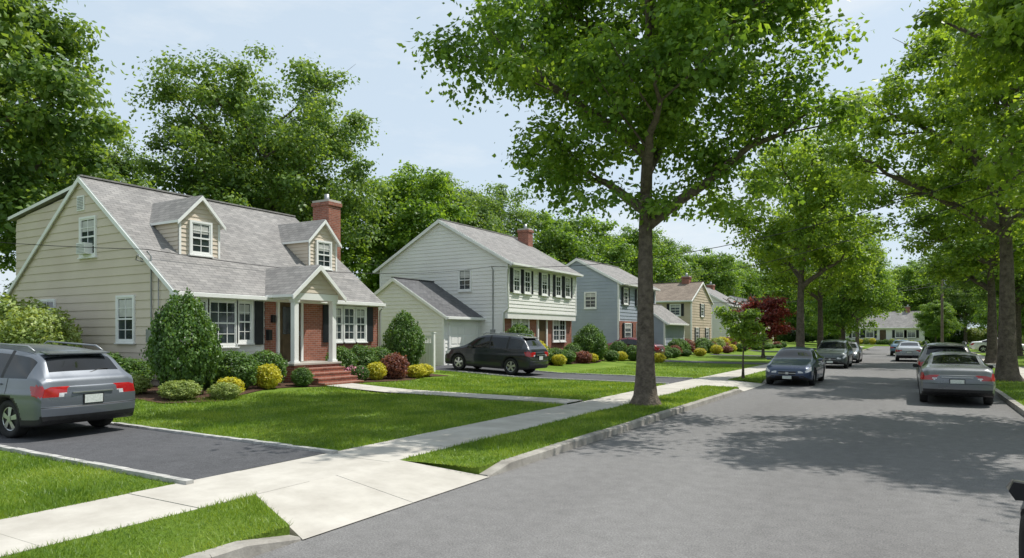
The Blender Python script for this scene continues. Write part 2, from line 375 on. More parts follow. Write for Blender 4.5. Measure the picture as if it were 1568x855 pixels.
def shell(H,D,L,zg,ze,zr,sid,roof,exp=.25,oh=.3,og=.12,sides='FGBR',t=.11,x0=0,y0=0,lower=None):
    """canonical: front plane x=x0, back x0-D, gables at y0 & y0+L"""
    xm=x0-D/2; sl=(zr-ze)/(D/2)
    w=H['walls']
    w.prism([(x0-.005,y0+.005,zg-.4),(x0-.005,y0+.005,ze),(xm,y0+.005,zr),(x0-D+.005,y0+.005,ze),(x0-D+.005,y0+.005,zg-.4)],(0,L-.01,0),sid)
    gr=lambda z:(x0-D+max(0,z-ze)/sl, x0-max(0,z-ze)/sl)
    if 'G' in sides: boards(w,'G',y0,zg,zr-.02,gr,exp,sid)
    if 'R' in sides: boards(w,'R',y0+L,zg,zr-.02,gr,exp,sid)
    if 'F' in sides: boards(w,'F',x0,zg,ze,lambda z:(y0,y0+L),exp,sid)
    if 'B' in sides: boards(w,'B',x0-D,zg,ze,lambda z:(y0,y0+L),exp,sid)
    T=H['trim']
    for (cx,sx) in((x0,1),(x0-D,-1)):
        for (cy,sy) in((y0,-1),(y0+L,1)):
            T.box(cx+sx*.036,cx-sx*.09,cy+sy*.036,cy+sy*.001,zg,ze,'white'); T.box(cx+sx*.036,cx+sx*.001,cy+sy*.001,cy-sy*.09,zg,ze,'white')
    R=H['roof']
    for sx,xe in((1,x0+oh),(-1,x0-D-oh)):
        zf=ze-oh*sl
        R.prism([(xe,y0-og,zf),(xe,y0-og,zf+t),(xm,y0-og,zr+t),(xm,y0-og,zr)],(0,L+2*og,0),roof,'white',mats=['white',roof,roof,'white'])
        for yy in(y0-og-.03,y0+L+og):
            T.prism([(xe+sx*.01,yy,zf-.08),(xe+sx*.01,yy,zf+t-.04),(xm,yy,zr+t-.04),(xm,yy,zr-.10)],(0,.03,0),'white')
        T.box(xe,xe+sx*.11,y0-og,y0+L+og,zf-.02,zf+.09,'white')   # gutter
        T.box(xe-sx*.001,x0 if sx>0 else x0-D,y0,y0+L,zf-.05,zf-.02,'white')
    R.box(xm-.12,xm+.12,y0-og,y0+L+og,zr+t-.03,zr+t+.02,roof)
    return xm,sl
def chimney(H,x,y,z0,z1,wx,wy):
    C=H['chimney']; C.box(x-wx/2,x+wx/2,y-wy/2,y+wy/2,z0,z1-.25,'brick')
    C.box(x-wx/2-.05,x+wx/2+.05,y-wy/2-.05,y+wy/2+.05,z1-.25,z1-.1,'brick'); C.box(x-wx/2-.02,x+wx/2+.02,y-wy/2-.02,y+wy/2+.02,z1-.1,z1,'concrete')
    C.tube([(x,y,z1),(x,y,z1+.3)],.11,'metal',10)
def dormer(H,xd,yc,hw,zb,zde,zdp,ze,sl,t,sid,roof):
    w=H['walls'];T=H['trim'];R=H['roof']
    xr=lambda z: -(z-ze-t)/sl
    w.face([(xd,yc-hw,zb-.3),(xd,yc+hw,zb-.3),(xd,yc+hw,zde),(xd,yc,zdp),(xd,yc-hw,zde)],sid)
    boards(w,'F',xd,zb,zdp-.03,lambda z:(yc-hw+max(0,z-zde)*hw/(zdp-zde),yc+hw-max(0,z-zde)*hw/(zdp-zde)),.14,sid)
    for s in(-1,1):
        y=yc+s*hw
        w.face([(xd,y,zb-.3),(xd,y,zde),(xr(zde)-.1,y,zde)],sid)
        fc='G' if s<0 else 'R'
        boards(w,fc,y,zb,zde,lambda z:(xr(z)-.05,xd),.14,sid)
    s2=(zdp-zde)/hw; ov=.12; ye=hw+ov; zl=zde-ov*s2; th=.08
    for s in(-1,1):
        a=(xd+.15,yc+s*ye,zl);b=(xd+.15,yc,zdp);c=(xr(zdp)-.15,yc,zdp);d=(xr(zl)-.12,yc+s*ye,zl)
        up=lambda p:(p[0],p[1],p[2]+th)
        R.face([up(a),up(b),up(c),up(d)],roof); R.face([a,b,c,d],'white'); R.face([a,d,up(d),up(a)],'white')
        T.prism([(xd+.15,a[1]+s*.01,zl-.06),(xd+.15,a[1]+s*.01,zl+th-.02),(xd+.15,yc,zdp+th-.02),(xd+.15,yc,zdp-.08)],(.03,0,0),'white')
        T.box(xd+.01,xd+.04,yc+s*hw,yc+s*(hw-.07),zb,zde,'white')
# ---- cape house
H=newH()
xm,sl=shell(H,9.9,8.9,.3,3.33,7.1,'sid_beige','shing',exp=.27,oh=.3,og=.1,sides='GBR')
boards(H['walls'],'F',0,.3,3.33,lambda z:(0,3.3),.27,'sid_white')
H['walls'].box(.001,.06,3.3,8.94,.2,3.1,'brick'); H['walls'].box(.001,.06,-.03,3.29,.2,.75,'brick')
H['trim'].box(.0,.09,-.02,8.92,3.1,3.24,'white')
win(H,'F',.03,.83,1.72,2.98,.5,0,2,2,.3); win(H,'F',.03,1.65,1.62,2.98,.95,0,3,2,.0); win(H,'F',.03,2.47,1.72,2.98,.5,0,2,2,.3)
H['shutters'].box(.06,.1,2.88,3.2,1.6,3.05,'shutter')
win(H,'F',.06,6.58,1.72,2.96,.5,-.34,2,2,.3); win(H,'F',.06,7.22,1.72,2.96,.55,0,2,2,0); win(H,'F',.06,7.86,1.72,2.96,.5,0,2,2,.3)
H['shutters'].box(.08,.12,8.23,8.56,1.65,3.03,'shutter')
win(H,'G',0,-2.35,1.75,3.1,.85,0,2,2,.45); win(H,'G',0,-4.5,4.55,5.75,.85,0,2,2,.35); win(H,'G',0,-7.1,2.6,3.1,.95,0,2,1,0)
E=H['extras']; E.box(-4.75,-4.25,-.28,-.0,4.57,4.93,'white'); 
for k in range(7): E.box(-4.72,-4.28,-.29,-.28,4.6+k*.045,4.615+k*.045,'metal')
E.box(-5.17,-4.73,-.05,0,6.05,6.55,'white')
for k in range(8): E.box(-5.12,-4.78,-.065,-.05,6.1+k*.053,6.12+k*.053,'metal')
E.tube([(-.95,-.07,.5),(-.95,-.07,4.3),(-.95,-.2,4.45)],.025,'metal',6); E.box(-1.08,-.82,-.16,-.02,1.7,2.1,'metal'); E.tube([(-.6,-.06,.5),(-.6,-.06,3.9)],.015,'metal',6)
E.tube([(.3,-.13,3.1),(.12,-.07,2.9),(.12,-.07,.5)],.045,'white',6); E.tube([(.3,9.02,3.1),(.12,8.98,2.9),(.12,8.98,.5)],.045,'white',6)
E.tube([(-1.3,-.1,4.15),(-1.35,-.3,4.2),(-1.2,-.35,4.35),(-1.15,-.2,4.2)],.02,'metal',6)
t=.11
dormer(H,-1.45,1.9,.75,4.40,5.65,6.45,3.33,sl,t,'sid_beige','shing'); win(H,'F',-1.42,1.9,4.62,5.6,.68,0,2,2,.35)
dormer(H,-1.45,7.35,.75,4.40,5.65,6.45,3.33,sl,t,'sid_beige','shing'); win(H,'F',-1.42,7.35,4.62,5.6,.68,0,2,2,.35)
H['walls'].prism([(-5.2,.25,3.3),(-5.2,.25,6.85),(-9.9,.25,6.2),(-9.9,.25,3.3)],(0,8.4,0),'sid_beige')
boards(H['walls'],'G',.24,3.33,6.75,lambda z:(-9.9 if z<6.2 else -9.9+(z-6.2)/.138,-5.2),.27,'sid_beige')
H['roof'].prism([(-4.95,.08,7.02),(-4.95,.08,7.13),(-10.2,.08,6.3),(-10.2,.08,6.19)],(0,8.7,0),'shing','white')
PO=H['porch']
PO.box(.06,1.45,3.3,5.35,.1,.93,'brick'); PO.box(.06,1.5,3.25,5.4,.93,.99,'concrete')
for k in range(4): PO.box(1.5+.3*k,1.5+.3*(k+1),3.45,5.2,.1,.83-.15*k-.05,'brick'); PO.box(1.5+.3*k-.0,1.5+.3*(k+1)+.02,3.43,5.22,.83-.15*k-.049,.83-.15*k,'brick')
for y in(3.47,5.17):
    PO.box(1.2,1.38,y-.09,y+.09,1.06,3.1,'white'); PO.box(1.17,1.41,y-.12,y+.12,.99,1.06,'white'); PO.box(1.17,1.41,y-.12,y+.12,3.02,3.1,'white')
PO.box(.06,1.42,3.33,5.31,3.1,3.32,'white')
yc=4.32; hw=.99; zde=3.34; zdp=4.22
PO.face([(1.40,yc-hw,zde-.03),(1.40,yc+hw,zde-.03),(1.40,yc,zdp)],'sid_beige')
boards(PO,'F',1.40,zde,zdp-.03,lambda z:(yc-hw+(z-zde)*hw/(zdp-zde),yc+hw-(z-zde)*hw/(zdp-zde)),.15,'sid_beige')
s2=(zdp-zde)/hw; ov=.2; zl=zde-ov*s2
xr=lambda z: -(z-3.33-t)/sl
for s in(-1,1):
    a=(1.58,yc+s*(hw+ov),zl);b=(1.58,yc,zdp);c=(xr(zdp)-.2,yc,zdp);d=(xr(zl)-.15,yc+s*(hw+ov),zl)
    up=lambda p:(p[0],p[1],p[2]+.09)
    PO.face([up(a),up(b),up(c),up(d)],'shing'); PO.face([a,b,c,d],'white'); PO.face([a,d,up(d),up(a)],'white')
    PO.prism([(1.58,a[1]+s*.01,zl-.08),(1.58,a[1]+s*.01,zl+.07),(1.58,yc,zdp+.07),(1.58,yc,zdp-.10)],(.04,0,0),'white')
DO=H['door']; DO.box(.06,.1,3.85,4.8,.99,3.08,'door')
for y0_,y1_ in((3.75,3.85),(4.8,4.9)): DO.box(.06,.14,y0_,y1_,.99,3.1,'white')
DO.box(.1,.115,4.0,4.65,1.95,2.9,'glass'); DO.box(.1,.12,3.97,4.68,1.15,1.75,'door'); DO.box(.115,.15,4.71,4.75,1.9,2.05,'metal')
E.box(.06,.16,3.53,3.66,2.35,2.6,'black'); E.box(.06,.2,3.33,3.48,1.75,2.1,'black')
chimney(H,-3.2,9.28,.2,7.75,.95,.7)
finish(H,'cape_house',(-18.9,12.3,0))
# ---- colonial house
H=newH()
xm2,sl2=shell(H,8.9,8.5,3.2,5.86,8.35,'sid_white','shing',exp=.2,oh=.35,og=.18)
w=H['walls']
w.box(-8.9,-.35,.003,8.497,0,3.2,'sid_white'); boards(w,'G',0.0,.4,3.2,lambda z:(-8.9,-.35),.2,'sid_white')
w.box(-.35,-.30,0,8.5,.2,3.19,'brick'); H['trim'].box(-.34,.03,-.02,8.52,3.13,3.2,'white')
H['trim'].box(-.36,-.26,-.03,.1,.4,3.13,'white')
for yc,b in((.85,.4),(2.05,0),(4.1,.4),(5.9,0),(7.2,.4)): win(H,'F',.02,yc,4.28,5.45,.62,.24,2,2,b)
win(H,'G',0,-2.75,4.4,5.5,.75,0,2,2,.4); win(H,'F',-.28,1.3,1.6,2.85,.8,0,2,2,.3); win(H,'F',-.28,2.3,1.6,2.85,.8,0,2,2,.3)
win(H,'F',-.28,6.2,1.55,2.85,.75,0,2,2,.3); win(H,'F',-.28,7.05,1.55,2.85,.75,0,2,2,0)
H['door'].box(-.3,-.25,3.9,4.85,.75,2.85,'door'); H['door'].box(-.3,-.2,3.75,3.9,.75,2.95,'white'); H['door'].box(-.3,-.2,4.85,5.0,.75,2.95,'white'); H['door'].box(-.3,-.18,3.7,5.05,2.86,3.1,'white'); H['door'].box(-.3,.8,3.7,5.05,.2,.72,'brick')
chimney(H,-3.6,8.3,3,8.95,.8,.6)
H['extras'].tube([(-.9,-.06,.5),(-.9,-.06,5.4),(-.9,-.2,5.6)],.03,'metal',6); H['extras'].box(-1.02,-.78,-.15,-.02,1.8,2.2,'metal')
H['extras'].tube([(.33,-.12,5.65),(.06,-.07,5.4),(.06,-.07,3.3),(-.25,-.07,3.1),(-.25,-.07,.5)],.045,'white',6)
x0g=-1.8; Dg=6.4; yg=-3.3
shell(H,Dg,3.25,.3,2.92,4.85,'sid_white','shing_d',exp=.2,oh=.3,og=.15,sides='FG',x0=x0g,y0=yg)
D=H['garage']; D.box(x0g+.02,x0g+.06,yg+.5,yg+2.9,.38,2.4,'white')
for k in range(4):
    for j in range(4): D.box(x0g+.06,x0g+.075,yg+.58+j*.59,yg+.58+j*.59+.5,.48+k*.49,.48+k*.49+.38,'sid_white')
for a_,b_ in((.36,.5),(2.9,3.04)): D.box(x0g+.02,x0g+.09,yg+a_,yg+b_,.38,2.55,'white')
D.box(x0g+.02,x0g+.088,yg+.5,yg+2.9,2.4,2.55,'white')
finish(H,'colonial_house',(-18.7,31.3,0))
# ---- others
def simple(name,loc,rz,D,L,ze,zr,sid,roof,wins,ch=None,zg=.3,brick=False):
    H=newH(); shell(H,D,L,zg,ze,zr,sid,roof,exp=.25)
    if brick: H['walls'].box(.03,.07,.0,L,zg-.2,2.9,'brick')
    for wv in wins: win(H,*wv)
    if ch: chimney(H,*ch)
    H['door'].box(.03,.1,L*.5-.5,L*.5+.5,zg+.3,zg+2.4,'door'); H['door'].box(.03,.14,L*.5-.62,L*.5-.5,zg+.3,zg+2.5,'white'); H['door'].box(.03,.14,L*.5+.5,L*.5+.62,zg+.3,zg+2.5,'white')
    H['door'].box(.03,.9,L*.5-.9,L*.5+.9,zg-.3,zg+.25,'concrete')
    return finish(H,name,loc,rz)
simple('blue_house',(-18.3,46.2,0),0,6.6,8.0,5.7,7.5,'sid_blue','shing',
   [('F',.03,1.2,4.2,5.3,.75,.28,2,2,.3),('F',.03,4,4.2,5.3,.75,.28,2,2,0),('F',.03,6.7,4.2,5.3,.75,.28,2,2,.3),('F',.08,1.5,1.5,2.7,1.2,.3,3,2,.3),('F',.08,6.5,1.5,2.7,1.2,.3,3,2,.3),('G',0,-2.2,3.9,5.0,.85,0,2,2,.3),('G',0,-4.6,1.4,2.5,.85,0,2,2,.3)],None,brick=True)
H=newH(); shell(H,4,5,.3,2.9,4.3,'sid_blue','shing'); win(H,'G',0,-2,1.4,2.4,.8,.25,2,2,.3); finish(H,'blue_house_wing',(-16.3,50.5,0))
simple('tan_house',(-17.6,69.5,0),math.radians(90),7.2,8.0,5.1,6.9,'sid_tan','shing_b',
   [('B',-7.2,y,a,b,.9,.25,2,2,.3) for y in(1.5,4,6.5) for a,b in((1.3,2.4),(3.7,4.7))]+[('R',8.0,-3.6,3.7,4.8,.9,.28,2,2,.3),('G',0,-3.6,3.7,4.8,.9,.28,2,2,.3),('G',0,-1.8,1.3,2.5,.9,.28,2,2,.3),('G',0,-5.4,1.3,2.5,.9,.28,2,2,.3)],(-3.6,1.5,4,7.6,.8,.7))
simple('white_house',(-18.0,78.5,0),0,8,9,5.3,7.6,'sid_white','shing',[('F',.03,y,a,b,.8,.28,2,2,.3) for y in(1.5,7.5) for a,b in((1.4,2.5),(3.8,4.9))]+[('G',0,-4,3.8,4.9,.8,.28,2,2,.3)],(-4,8,4,8.2,.8,.8))
simple('tan_house',(-18.0,97,0),0,8,10,4.8,7.2,'sid_beige','shing_d',[('F',.03,y,a,b,.8,.28,2,2,.3) for y in(1.5,8) for a,b in((1.4,2.5),)]+[('G',0,-4,3.8,4.9,.8,.28,2,2,.3)],None)
simple('white_house',(-11.0,137,0),math.radians(-90),8,12.5,3.2,6.0,'sid_white','shing',
   [('F',.03,y,1.4,2.6,1.2,.4,2,2,.3) for y in(2,4.2,8.8,10.6)],(-4,10,3,6.9,.9,.7))
simple('brick_house',(13.5,66,0),math.radians(180),9,11,5.4,7.8,'sid_white','shing',[('F',.03,y,a,b,.9,.3,2,2,.3) for y in(1.6,4.2,8.8) for a,b in((1.5,2.7),(3.9,5.0))],None,brick=True)
simple('grey_house',(13.5,98,0),math.radians(180),9,11,5.0,7.2,'sid_blue','shing_d',[('F',.03,y,a,b,.9,.3,2,2,.3) for y in(1.6,4.2,8.8) for a,b in((1.5,2.7),(3.9,5.0))],None)
simple('white_house',(13.8,38,0),math.radians(180),9,11,5.0,7.2,'sid_white','shing_d',[('F',.03,y,a,b,.9,.3,2,2,.3) for y in(1.6,4.2,8.8) for a,b in((1.5,2.7),(3.9,5.0))],None)
F=MB(); 
for x in(-19.2,-17.75): F.box(x-.06,x+.06,23.44,23.56,.2,2.0,'white'); F.box(x-.08,x+.08,23.42,23.58,2.0,2.05,'white')
F.box(-19.14,-17.81,23.47,23.53,.5,.6,'white'); F.box(-19.14,-17.81,23.47,23.53,1.5,1.58,'white'); F.box(-19.14,-17.81,23.47,23.53,1.82,1.88,'white')
x=-19.14
while x<-17.9: F.box(x+.005,x+.145,23.485,23.515,.6,1.5,'white'); x+=.15
x=-19.14
while x<-17.85: F.box(x+.03,x+.06,23.485,23.515,1.58,1.82,'white'); x+=.09
F.build('white_fence')

# ------------------------------------------------------------------ foliage
def leafquads(C,size,rg,up=.5,outc=None,dirs=None):
    n=len(C); nrm=rg.normal(size=(n,3)); nrm[:,2]=np.abs(nrm[:,2])+up
    if outc is not None:
        o=C-outc; o/=np.linalg.norm(o,axis=1)[:,None]+1e-6; nrm+=o*.7
    if dirs is not None: nrm+=dirs*1.1
    nrm/=np.linalg.norm(nrm,axis=1)[:,None]
    a=rg.normal(size=(n,3)); t=np.cross(nrm,a); t/=np.linalg.norm(t,axis=1)[:,None]; b=np.cross(nrm,t)
    L=size*rg.uniform(.65,1.35,size=(n,1)); W=L*rg.uniform(.55,.85,size=(n,1))
    v=np.empty((n,4,3)); v[:,0]=C-t*L*.5; v[:,1]=C+b*W*.5-nrm*L*.06+t*L*.08; v[:,2]=C+t*L*.5; v[:,3]=C-b*W*.5-nrm*L*.06+t*L*.08
    return v.reshape(-1,3)
def finish_leaf_mesh(name,mb,LV,lmat):
    me=bpy.data.meshes.new(name); nb=len(mb.v); nl=len(LV)//4
    V=np.vstack([np.array(mb.v).reshape(-1,3),LV]) if nb else LV
    fa=(np.arange(nl*4).reshape(-1,4)+nb).tolist()
    me.from_pydata(V.tolist(),[],mb.f+fa)
    for k in mb.names: me.materials.append(M[k])
    me.materials.append(M[lmat]); li=len(mb.names)
    me.polygons.foreach_set('material_index',np.array(mb.m+[li]*nl,dtype=np.int32))
    me.polygons.foreach_set('use_smooth',np.array([1]*len(mb.f)+[0]*nl,dtype=bool))
    return me
def tree_mesh(name,seed,H,fork,rx,cz,rz,tr,ncl,nleaf,ls,lmat,cr=.75,nl=13,ncut=-.12,flat=.55,nf=2.6):
    rg=np.random.default_rng(seed); rd=random.Random(seed); mb=MB()
    top=cz+rz*.75
    n=12; pts=[];rad=[]
    for i in range(n+1):
        t=i/n; z=top*t; k=max(0,t-.3)
        pts.append((math.sin(t*5+seed)*.25*k*2,math.cos(t*4+seed)*.25*k*2,z)); 
        rad.append(tr*(1.0-.9*t**.9)*(1+.55*max(0,1-t*14)))
    mb.tube([(0,0,-.2),(0,0,.05),(0,0,.25),(0,0,.6)]+pts[1:],[tr*1.9,tr*1.6,tr*1.22,tr*1.05]+rad[1:],'bark',12)
    tips=[]
    for i in range(nl):
        f=i/(nl-1); z0=fork+(top*.82-fork)*f**1.05; az=i*2.4+rd.uniform(-.4,.4)
        bx=np.interp(z0,[p[2] for p in pts],[p[0] for p in pts]); by=np.interp(z0,[p[2] for p in pts],[p[1] for p in pts])
        zt=min(z0+rx*rd.uniform(.35,.75),cz+rz*.8); q=max(.1,1-((zt-cz)/rz)**2)**.5
        R=rx*q*rd.uniform(.7,.92); ex,ey=math.cos(az)*R,math.sin(az)*R
        r0=tr*(.55-.38*f); lp=[];lr=[]
        for j in range(8):
            t=j/7; s=t**.85
            lp.append((bx+(ex-bx)*s+rd.uniform(-.16,.16)*t,by+(ey-by)*s+rd.uniform(-.16,.16)*t,z0+(zt-z0)*(t**.8)+rd.uniform(-.15,.15)*t)); lr.append(max(.015,r0*(1-t)**.9+.015))
        mb.tube(lp,lr,'bark',7); tips.append(lp[-1])
        for j in range(8):
            b0=Vector(lp[2+j%5]); d=Vector((rd.uniform(-1,1),rd.uniform(-1,1),rd.uniform(-.15,.9))).normalized()+Vector((ex,ey,0)).normalized()*.5
            l=rx*rd.uniform(.2,.42); e=b0+d*l; m_=b0+d*l*.5+Vector((0,0,-.05*l))
            mb.tube([b0,m_,e],[r0*.25*(1-(2+j%5)/9)+.015,.02,.008],'bark',5); tips.append(tuple(e)); tips.append(tuple(b0+d*l*.6))
    C=[]
    for tpt in tips:
        x,y,z=tpt; rr=math.sqrt((x/rx)**2+(y/rx)**2+((z-cz)/rz)**2)
        if rr<1.05: C.append(tpt)
    while len(C)<ncl:
        d=rg.normal(size=3); d/=np.linalg.norm(d); r=rg.uniform(.2,1)**.6
        lump=1+.4*mnoise.noise(Vector((d[0]*2.2+seed,d[1]*2.2,d[2]*2.2)))
        p=(d[0]*rx*r*lump,d[1]*rx*r*lump,cz+d[2]*rz*r*lump)
        if p[2]<fork+.4: continue
        if mnoise.noise(Vector((p[0]/rx*nf+seed*3,p[1]/rx*nf,p[2]/rx*nf)))<ncut: continue
        C.append(p)
    C=np.array(C[:max(ncl,1)]); per=nleaf//len(C)
    crs=cr*rg.uniform(.5,1.35,size=len(C))
    u=rg.normal(size=(len(C),per,3)); u/= (np.linalg.norm(u,axis=2)[:,:,None]+1e-6)
    ph=rg.uniform(0,6.28,size=(len(C),1,3))
    lum=1+.28*np.sin(u[:,:,0:1]*4+ph[:,:,0:1])*np.sin(u[:,:,1:2]*4+ph[:,:,1:2])+.2*np.sin(u[:,:,2:3]*5+ph[:,:,2:3])
    rad_=rg.uniform(.1,1,size=(len(C),per,1))**.6*lum
    stray=rg.uniform(size=(len(C),per,1))<.10; rad_=np.where(stray,rad_*1.45,rad_)
    off=u*rad_*crs[:,None,None]; off[:,:,2]*=flat; off[:,:,2]-=.12*(off[:,:,0]**2+off[:,:,1]**2)
    LP=(C[:,None,:]+off).reshape(-1,3)
    LV=leafquads(LP,ls,rg,.35,dirs=u.reshape(-1,3))
    return finish_leaf_mesh(name,mb,LV,lmat)
def put(name,me,loc,rz=0,s=1,sz=None,parent=None):
    o=bpy.data.objects.new(name,me); o.location=loc; o.rotation_euler=(0,0,rz); o.scale=(s,s,sz or s); COL.objects.link(o)
    if parent: o.parent=parent
    return o
T_main=tree_mesh('maple_tree',11,15.5,4.6,5.3,9.9,5.5,.255,390,84000,.15,'leaf',cr=.86,nl=15,ncut=-.0,nf=3.4)
T_right=tree_mesh('maple_tree_b',23,15,5.0,5.8,9.6,4.9,.33,330,62000,.16,'leaf_y',cr=.85,nl=13,ncut=.02,nf=3.4)
T_st=tree_mesh('street_tree',31,15,4.8,5.4,9.8,5.2,.3,280,39000,.21,'leaf_y',cr=.95,nl=12,ncut=.0,nf=3.2)
T_oak=tree_mesh('oak_tree',5,21,6,8.6,12.8,8.2,.45,400,76000,.25,'leaf_d',cr=1.35,nl=14,ncut=.0,nf=3.4)
T_oak2=tree_mesh('oak_tree_b',8,20,4,7,11.3,8.6,.42,400,72000,.26,'leaf_d',cr=1.3,nl=14,ncut=-.03,nf=3.2)
T_bg=tree_mesh('backyard_tree',15,16,2.5,6.5,8.6,7.2,.35,310,48000,.30,'leaf',cr=1.35,nl=10,ncut=-.1,nf=3.2)
T_sap=tree_mesh('young_tree',44,4.0,1.2,.95,2.6,1.45,.045,90,6000,.11,'leaf_y',cr=.32,nl=9,ncut=-.3)
T_red=tree_mesh('red_maple',45,4.4,1.0,1.9,2.7,1.8,.09,120,11000,.15,'leaf_red',cr=.5,nl=9,ncut=-.3)
put('maple_tree',T_main,(-6.0,17.0,.12),.4)
put('maple_tree',T_right,(3.15,33.0,.12),1.2,1.06)
put('maple_tree',T_right,(5.2,18.0,.12),3.0,.92)
put('street_tree',T_st,(-6.2,46.5,.12),0,.95,1.0); put('street_tree',T_st,(-6.4,59,.12),2,.9,.85)
put('street_tree',T_bg,(-6.3,78,.12),4,.7,.8); put('street_tree',T_st,(-6.3,98,.12),1,.85,.75)
put('street_tree',T_st,(4.2,52,.12),2.6,1.05,.95); put('street_tree',T_oak,(7.4,70,.12),.6,.7,.65)
put('young_tree',T_sap,(-6.1,29.2,.12))
put('red_maple',T_red,(-10.0,55,.15),0,1.15)
put('oak_tree',T_oak2,(-40.0,13.6,.4),1,1.16); put('oak_tree',T_oak,(-39.5,32.5,.4),.5,1.0)
put('oak_tree',T_oak2,(-52,27,.4),3,.85)
dist=empty('distant_trees')
for x,y,m_,r,s in[(-36.5,44,T_bg,0,1.0),(-37,50,T_oak2,2,.8),(-38,59,T_oak2,4,.88),(-33,68,T_bg,1,1.0),(-30,80,T_bg,3,.95),(-31,93,T_oak2,5,.8),(-28,106,T_bg,0,.95),(-27,119,T_bg,2,.9),
    (-46,40,T_oak2,2,.8),(-47,70,T_oak,2,.75),(-52,14,T_oak,2,.8),(-45,6,T_oak2,0,.9),(-28,134,T_bg,2,1),(-20,146,T_bg,4,1),(-10,150,T_oak2,1,.75),(-1,152,T_bg,5,1),(8,148,T_oak2,3,.7),(18,140,T_bg,2,1),(26,130,T_bg,1,1),
    (12,112,T_bg,3,.75),(24,110,T_bg,0,1),(26,90,T_oak2,2,.8),(27,72,T_bg,4,1.1),(28,56,T_oak2,1,.8),(27,42,T_bg,2,1),(11,57,T_bg,2.5,.5),(10.5,92,T_bg,1.8,.55),(12,125,T_bg,0,.75),(-42,120,T_oak,0,.75),(-50,95,T_oak,1,.75),(36,120,T_oak,4,.8),(-9.5,112,T_bg,2,.55),(-36,27,T_bg,5,.6),(-30.5,60,T_bg,2,.6),(-14,128,T_bg,2,.5),(3,129,T_bg,4,.45),(-34,20,T_bg,1,.5)]:
    put('tree',m_,(x,y,.3),r,s,parent=dist)
for i in range(40):
    a=rnd.uniform(-1.1,.8); R_=rnd.uniform(160,205); put('tree',rnd.choice([T_bg,T_oak2]),(math.sin(a)*R_-10,math.cos(a)*R_,-.8),rnd.uniform(0,6),rnd.uniform(.8,1.1),parent=dist)

# ------------------------------------------------------------------ shrubs
def shrub_mesh(name,seed,lmat,n,ls,shape='round'):
    rg=np.random.default_rng(seed); mb=MB()
    d=rg.normal(size=(n,3)); d/=np.linalg.norm(d,axis=1)[:,None]; r=rg.uniform(.0,1,size=n)**.22
    lump=np.array([1+.22*mnoise.noise(Vector((a*3+seed,b*3,c*3)))+.14*mnoise.noise(Vector((a*8,b*8+seed,c*8))) for a,b,c in d])
    p=d*(r*lump)[:,None]
    z=(p[:,2]+1)/2
    if shape=='egg': k=np.where(z<.4,1,1-((np.clip(z,.4,1.1)-.4)/.75)**2*.55); p[:,0]*=k*1.05; p[:,1]*=k*1.05
    p[:,2]=z
    if shape=='round': p[:,2]=np.clip(z,.03,None)
    LV=leafquads(p*np.array([1,1,2]),ls,rg,.15,np.array([0,0,1.0])); LV[:,2]*=.5
    for k in range(5):
        a=k*1.26; mb.tube([(0,0,-.05),(math.cos(a)*.25,math.sin(a)*.25,.35),(math.cos(a)*.5,math.sin(a)*.5,.7)],[.04,.03,.01],'bark',5)
    return finish_leaf_mesh(name,mb,LV,lmat)
SM={'egg':shrub_mesh('evergreen_shrub',1,'sh_green',13000,.085,'egg'),'box':shrub_mesh('boxwood_shrub',2,'sh_green',7000,.11),
 'box2':shrub_mesh('boxwood_shrub_b',9,'sh_green',7000,.11),'gold':shrub_mesh('golden_shrub',3,'sh_gold',4500,.14),'lime':shrub_mesh('variegated_shrub',4,'sh_lime',8000,.10),'red':shrub_mesh('burgundy_shrub',5,'sh_red',4500,.14)}
NM={'egg':'evergreen_shrub','box':'boxwood_shrub','box2':'boxwood_shrub','gold':'golden_shrub','lime':'variegated_shrub','red':'burgundy_shrub'}
def shrub(k,x,y,r,h):
    o=bpy.data.objects.new(NM[k],SM[k]); o.location=(x,y,gz(x)); o.rotation_euler=(0,0,rnd.uniform(0,6)); o.scale=(r,r*rnd.uniform(.92,1.08),h); COL.objects.link(o)
for a in [('egg',-17.0,11.4,.86,2.72),('lime',-25.4,10.6,1.6,2.8),('lime',-23.2,10.7,1.1,2.4),('box',-21.3,11.2,.7,1.1),('box2',-20.2,11.1,.7,1.05),('box',-19.2,11.2,.6,.9),('lime',-17.9,10.5,.45,.5),('lime',-16.2,10.75,.5,.5),('gold',-15.8,11.9,.36,.55),('lime',-15.6,11.6,.4,.45),
  ('box',-17.1,13.1,.6,1.15),('box2',-17.8,12.7,.6,1.2),('gold',-16.8,14.0,.38,.75),('box2',-17.6,14.6,.6,1.1),('box',-16.7,15.25,.34,.6),
  ('box',-16.8,18.0,.3,.55),('gold',-16.7,18.7,.36,.65),('red',-16.6,19.6,.5,.95),('gold',-16.4,20.6,.42,.5),('gold',-16.6,21.3,.4,.5),('box2',-17.9,18.2,.55,1.15),('box',-17.9,19.2,.6,1.2),('box2',-17.9,20.2,.6,1.1),('egg',-18.3,22.2,.78,2.5),
  ('egg',-17.6,30.6,.95,2.1),('egg',-16.9,38.0,1.0,2.2),('box',-17.2,32.2,.6,1.1),('box2',-16.9,33.3,.6,.9),('box',-16.8,34.4,.6,.8),('box',-17.4,36.6,.6,1.1),('red',-16.4,35.9,.5,.7),('gold',-16.3,32.6,.4,.6),('gold',-16.4,37.0,.45,.55),('box2',-16.2,39.6,.5,.7),('box',-17.3,40.2,.6,1.3),('gold',-16,40.8,.4,.6),('gold',-16.9,31.4,.5,1.3),('red',-17.4,39.2,.4,.7),
  ('box',-15.6,41.9,.6,1.0),('box2',-14.7,41.9,.55,.9),('gold',-13.9,41.8,.45,.6),('box',-16.6,41.9,.6,1.2)]: shrub(*a)
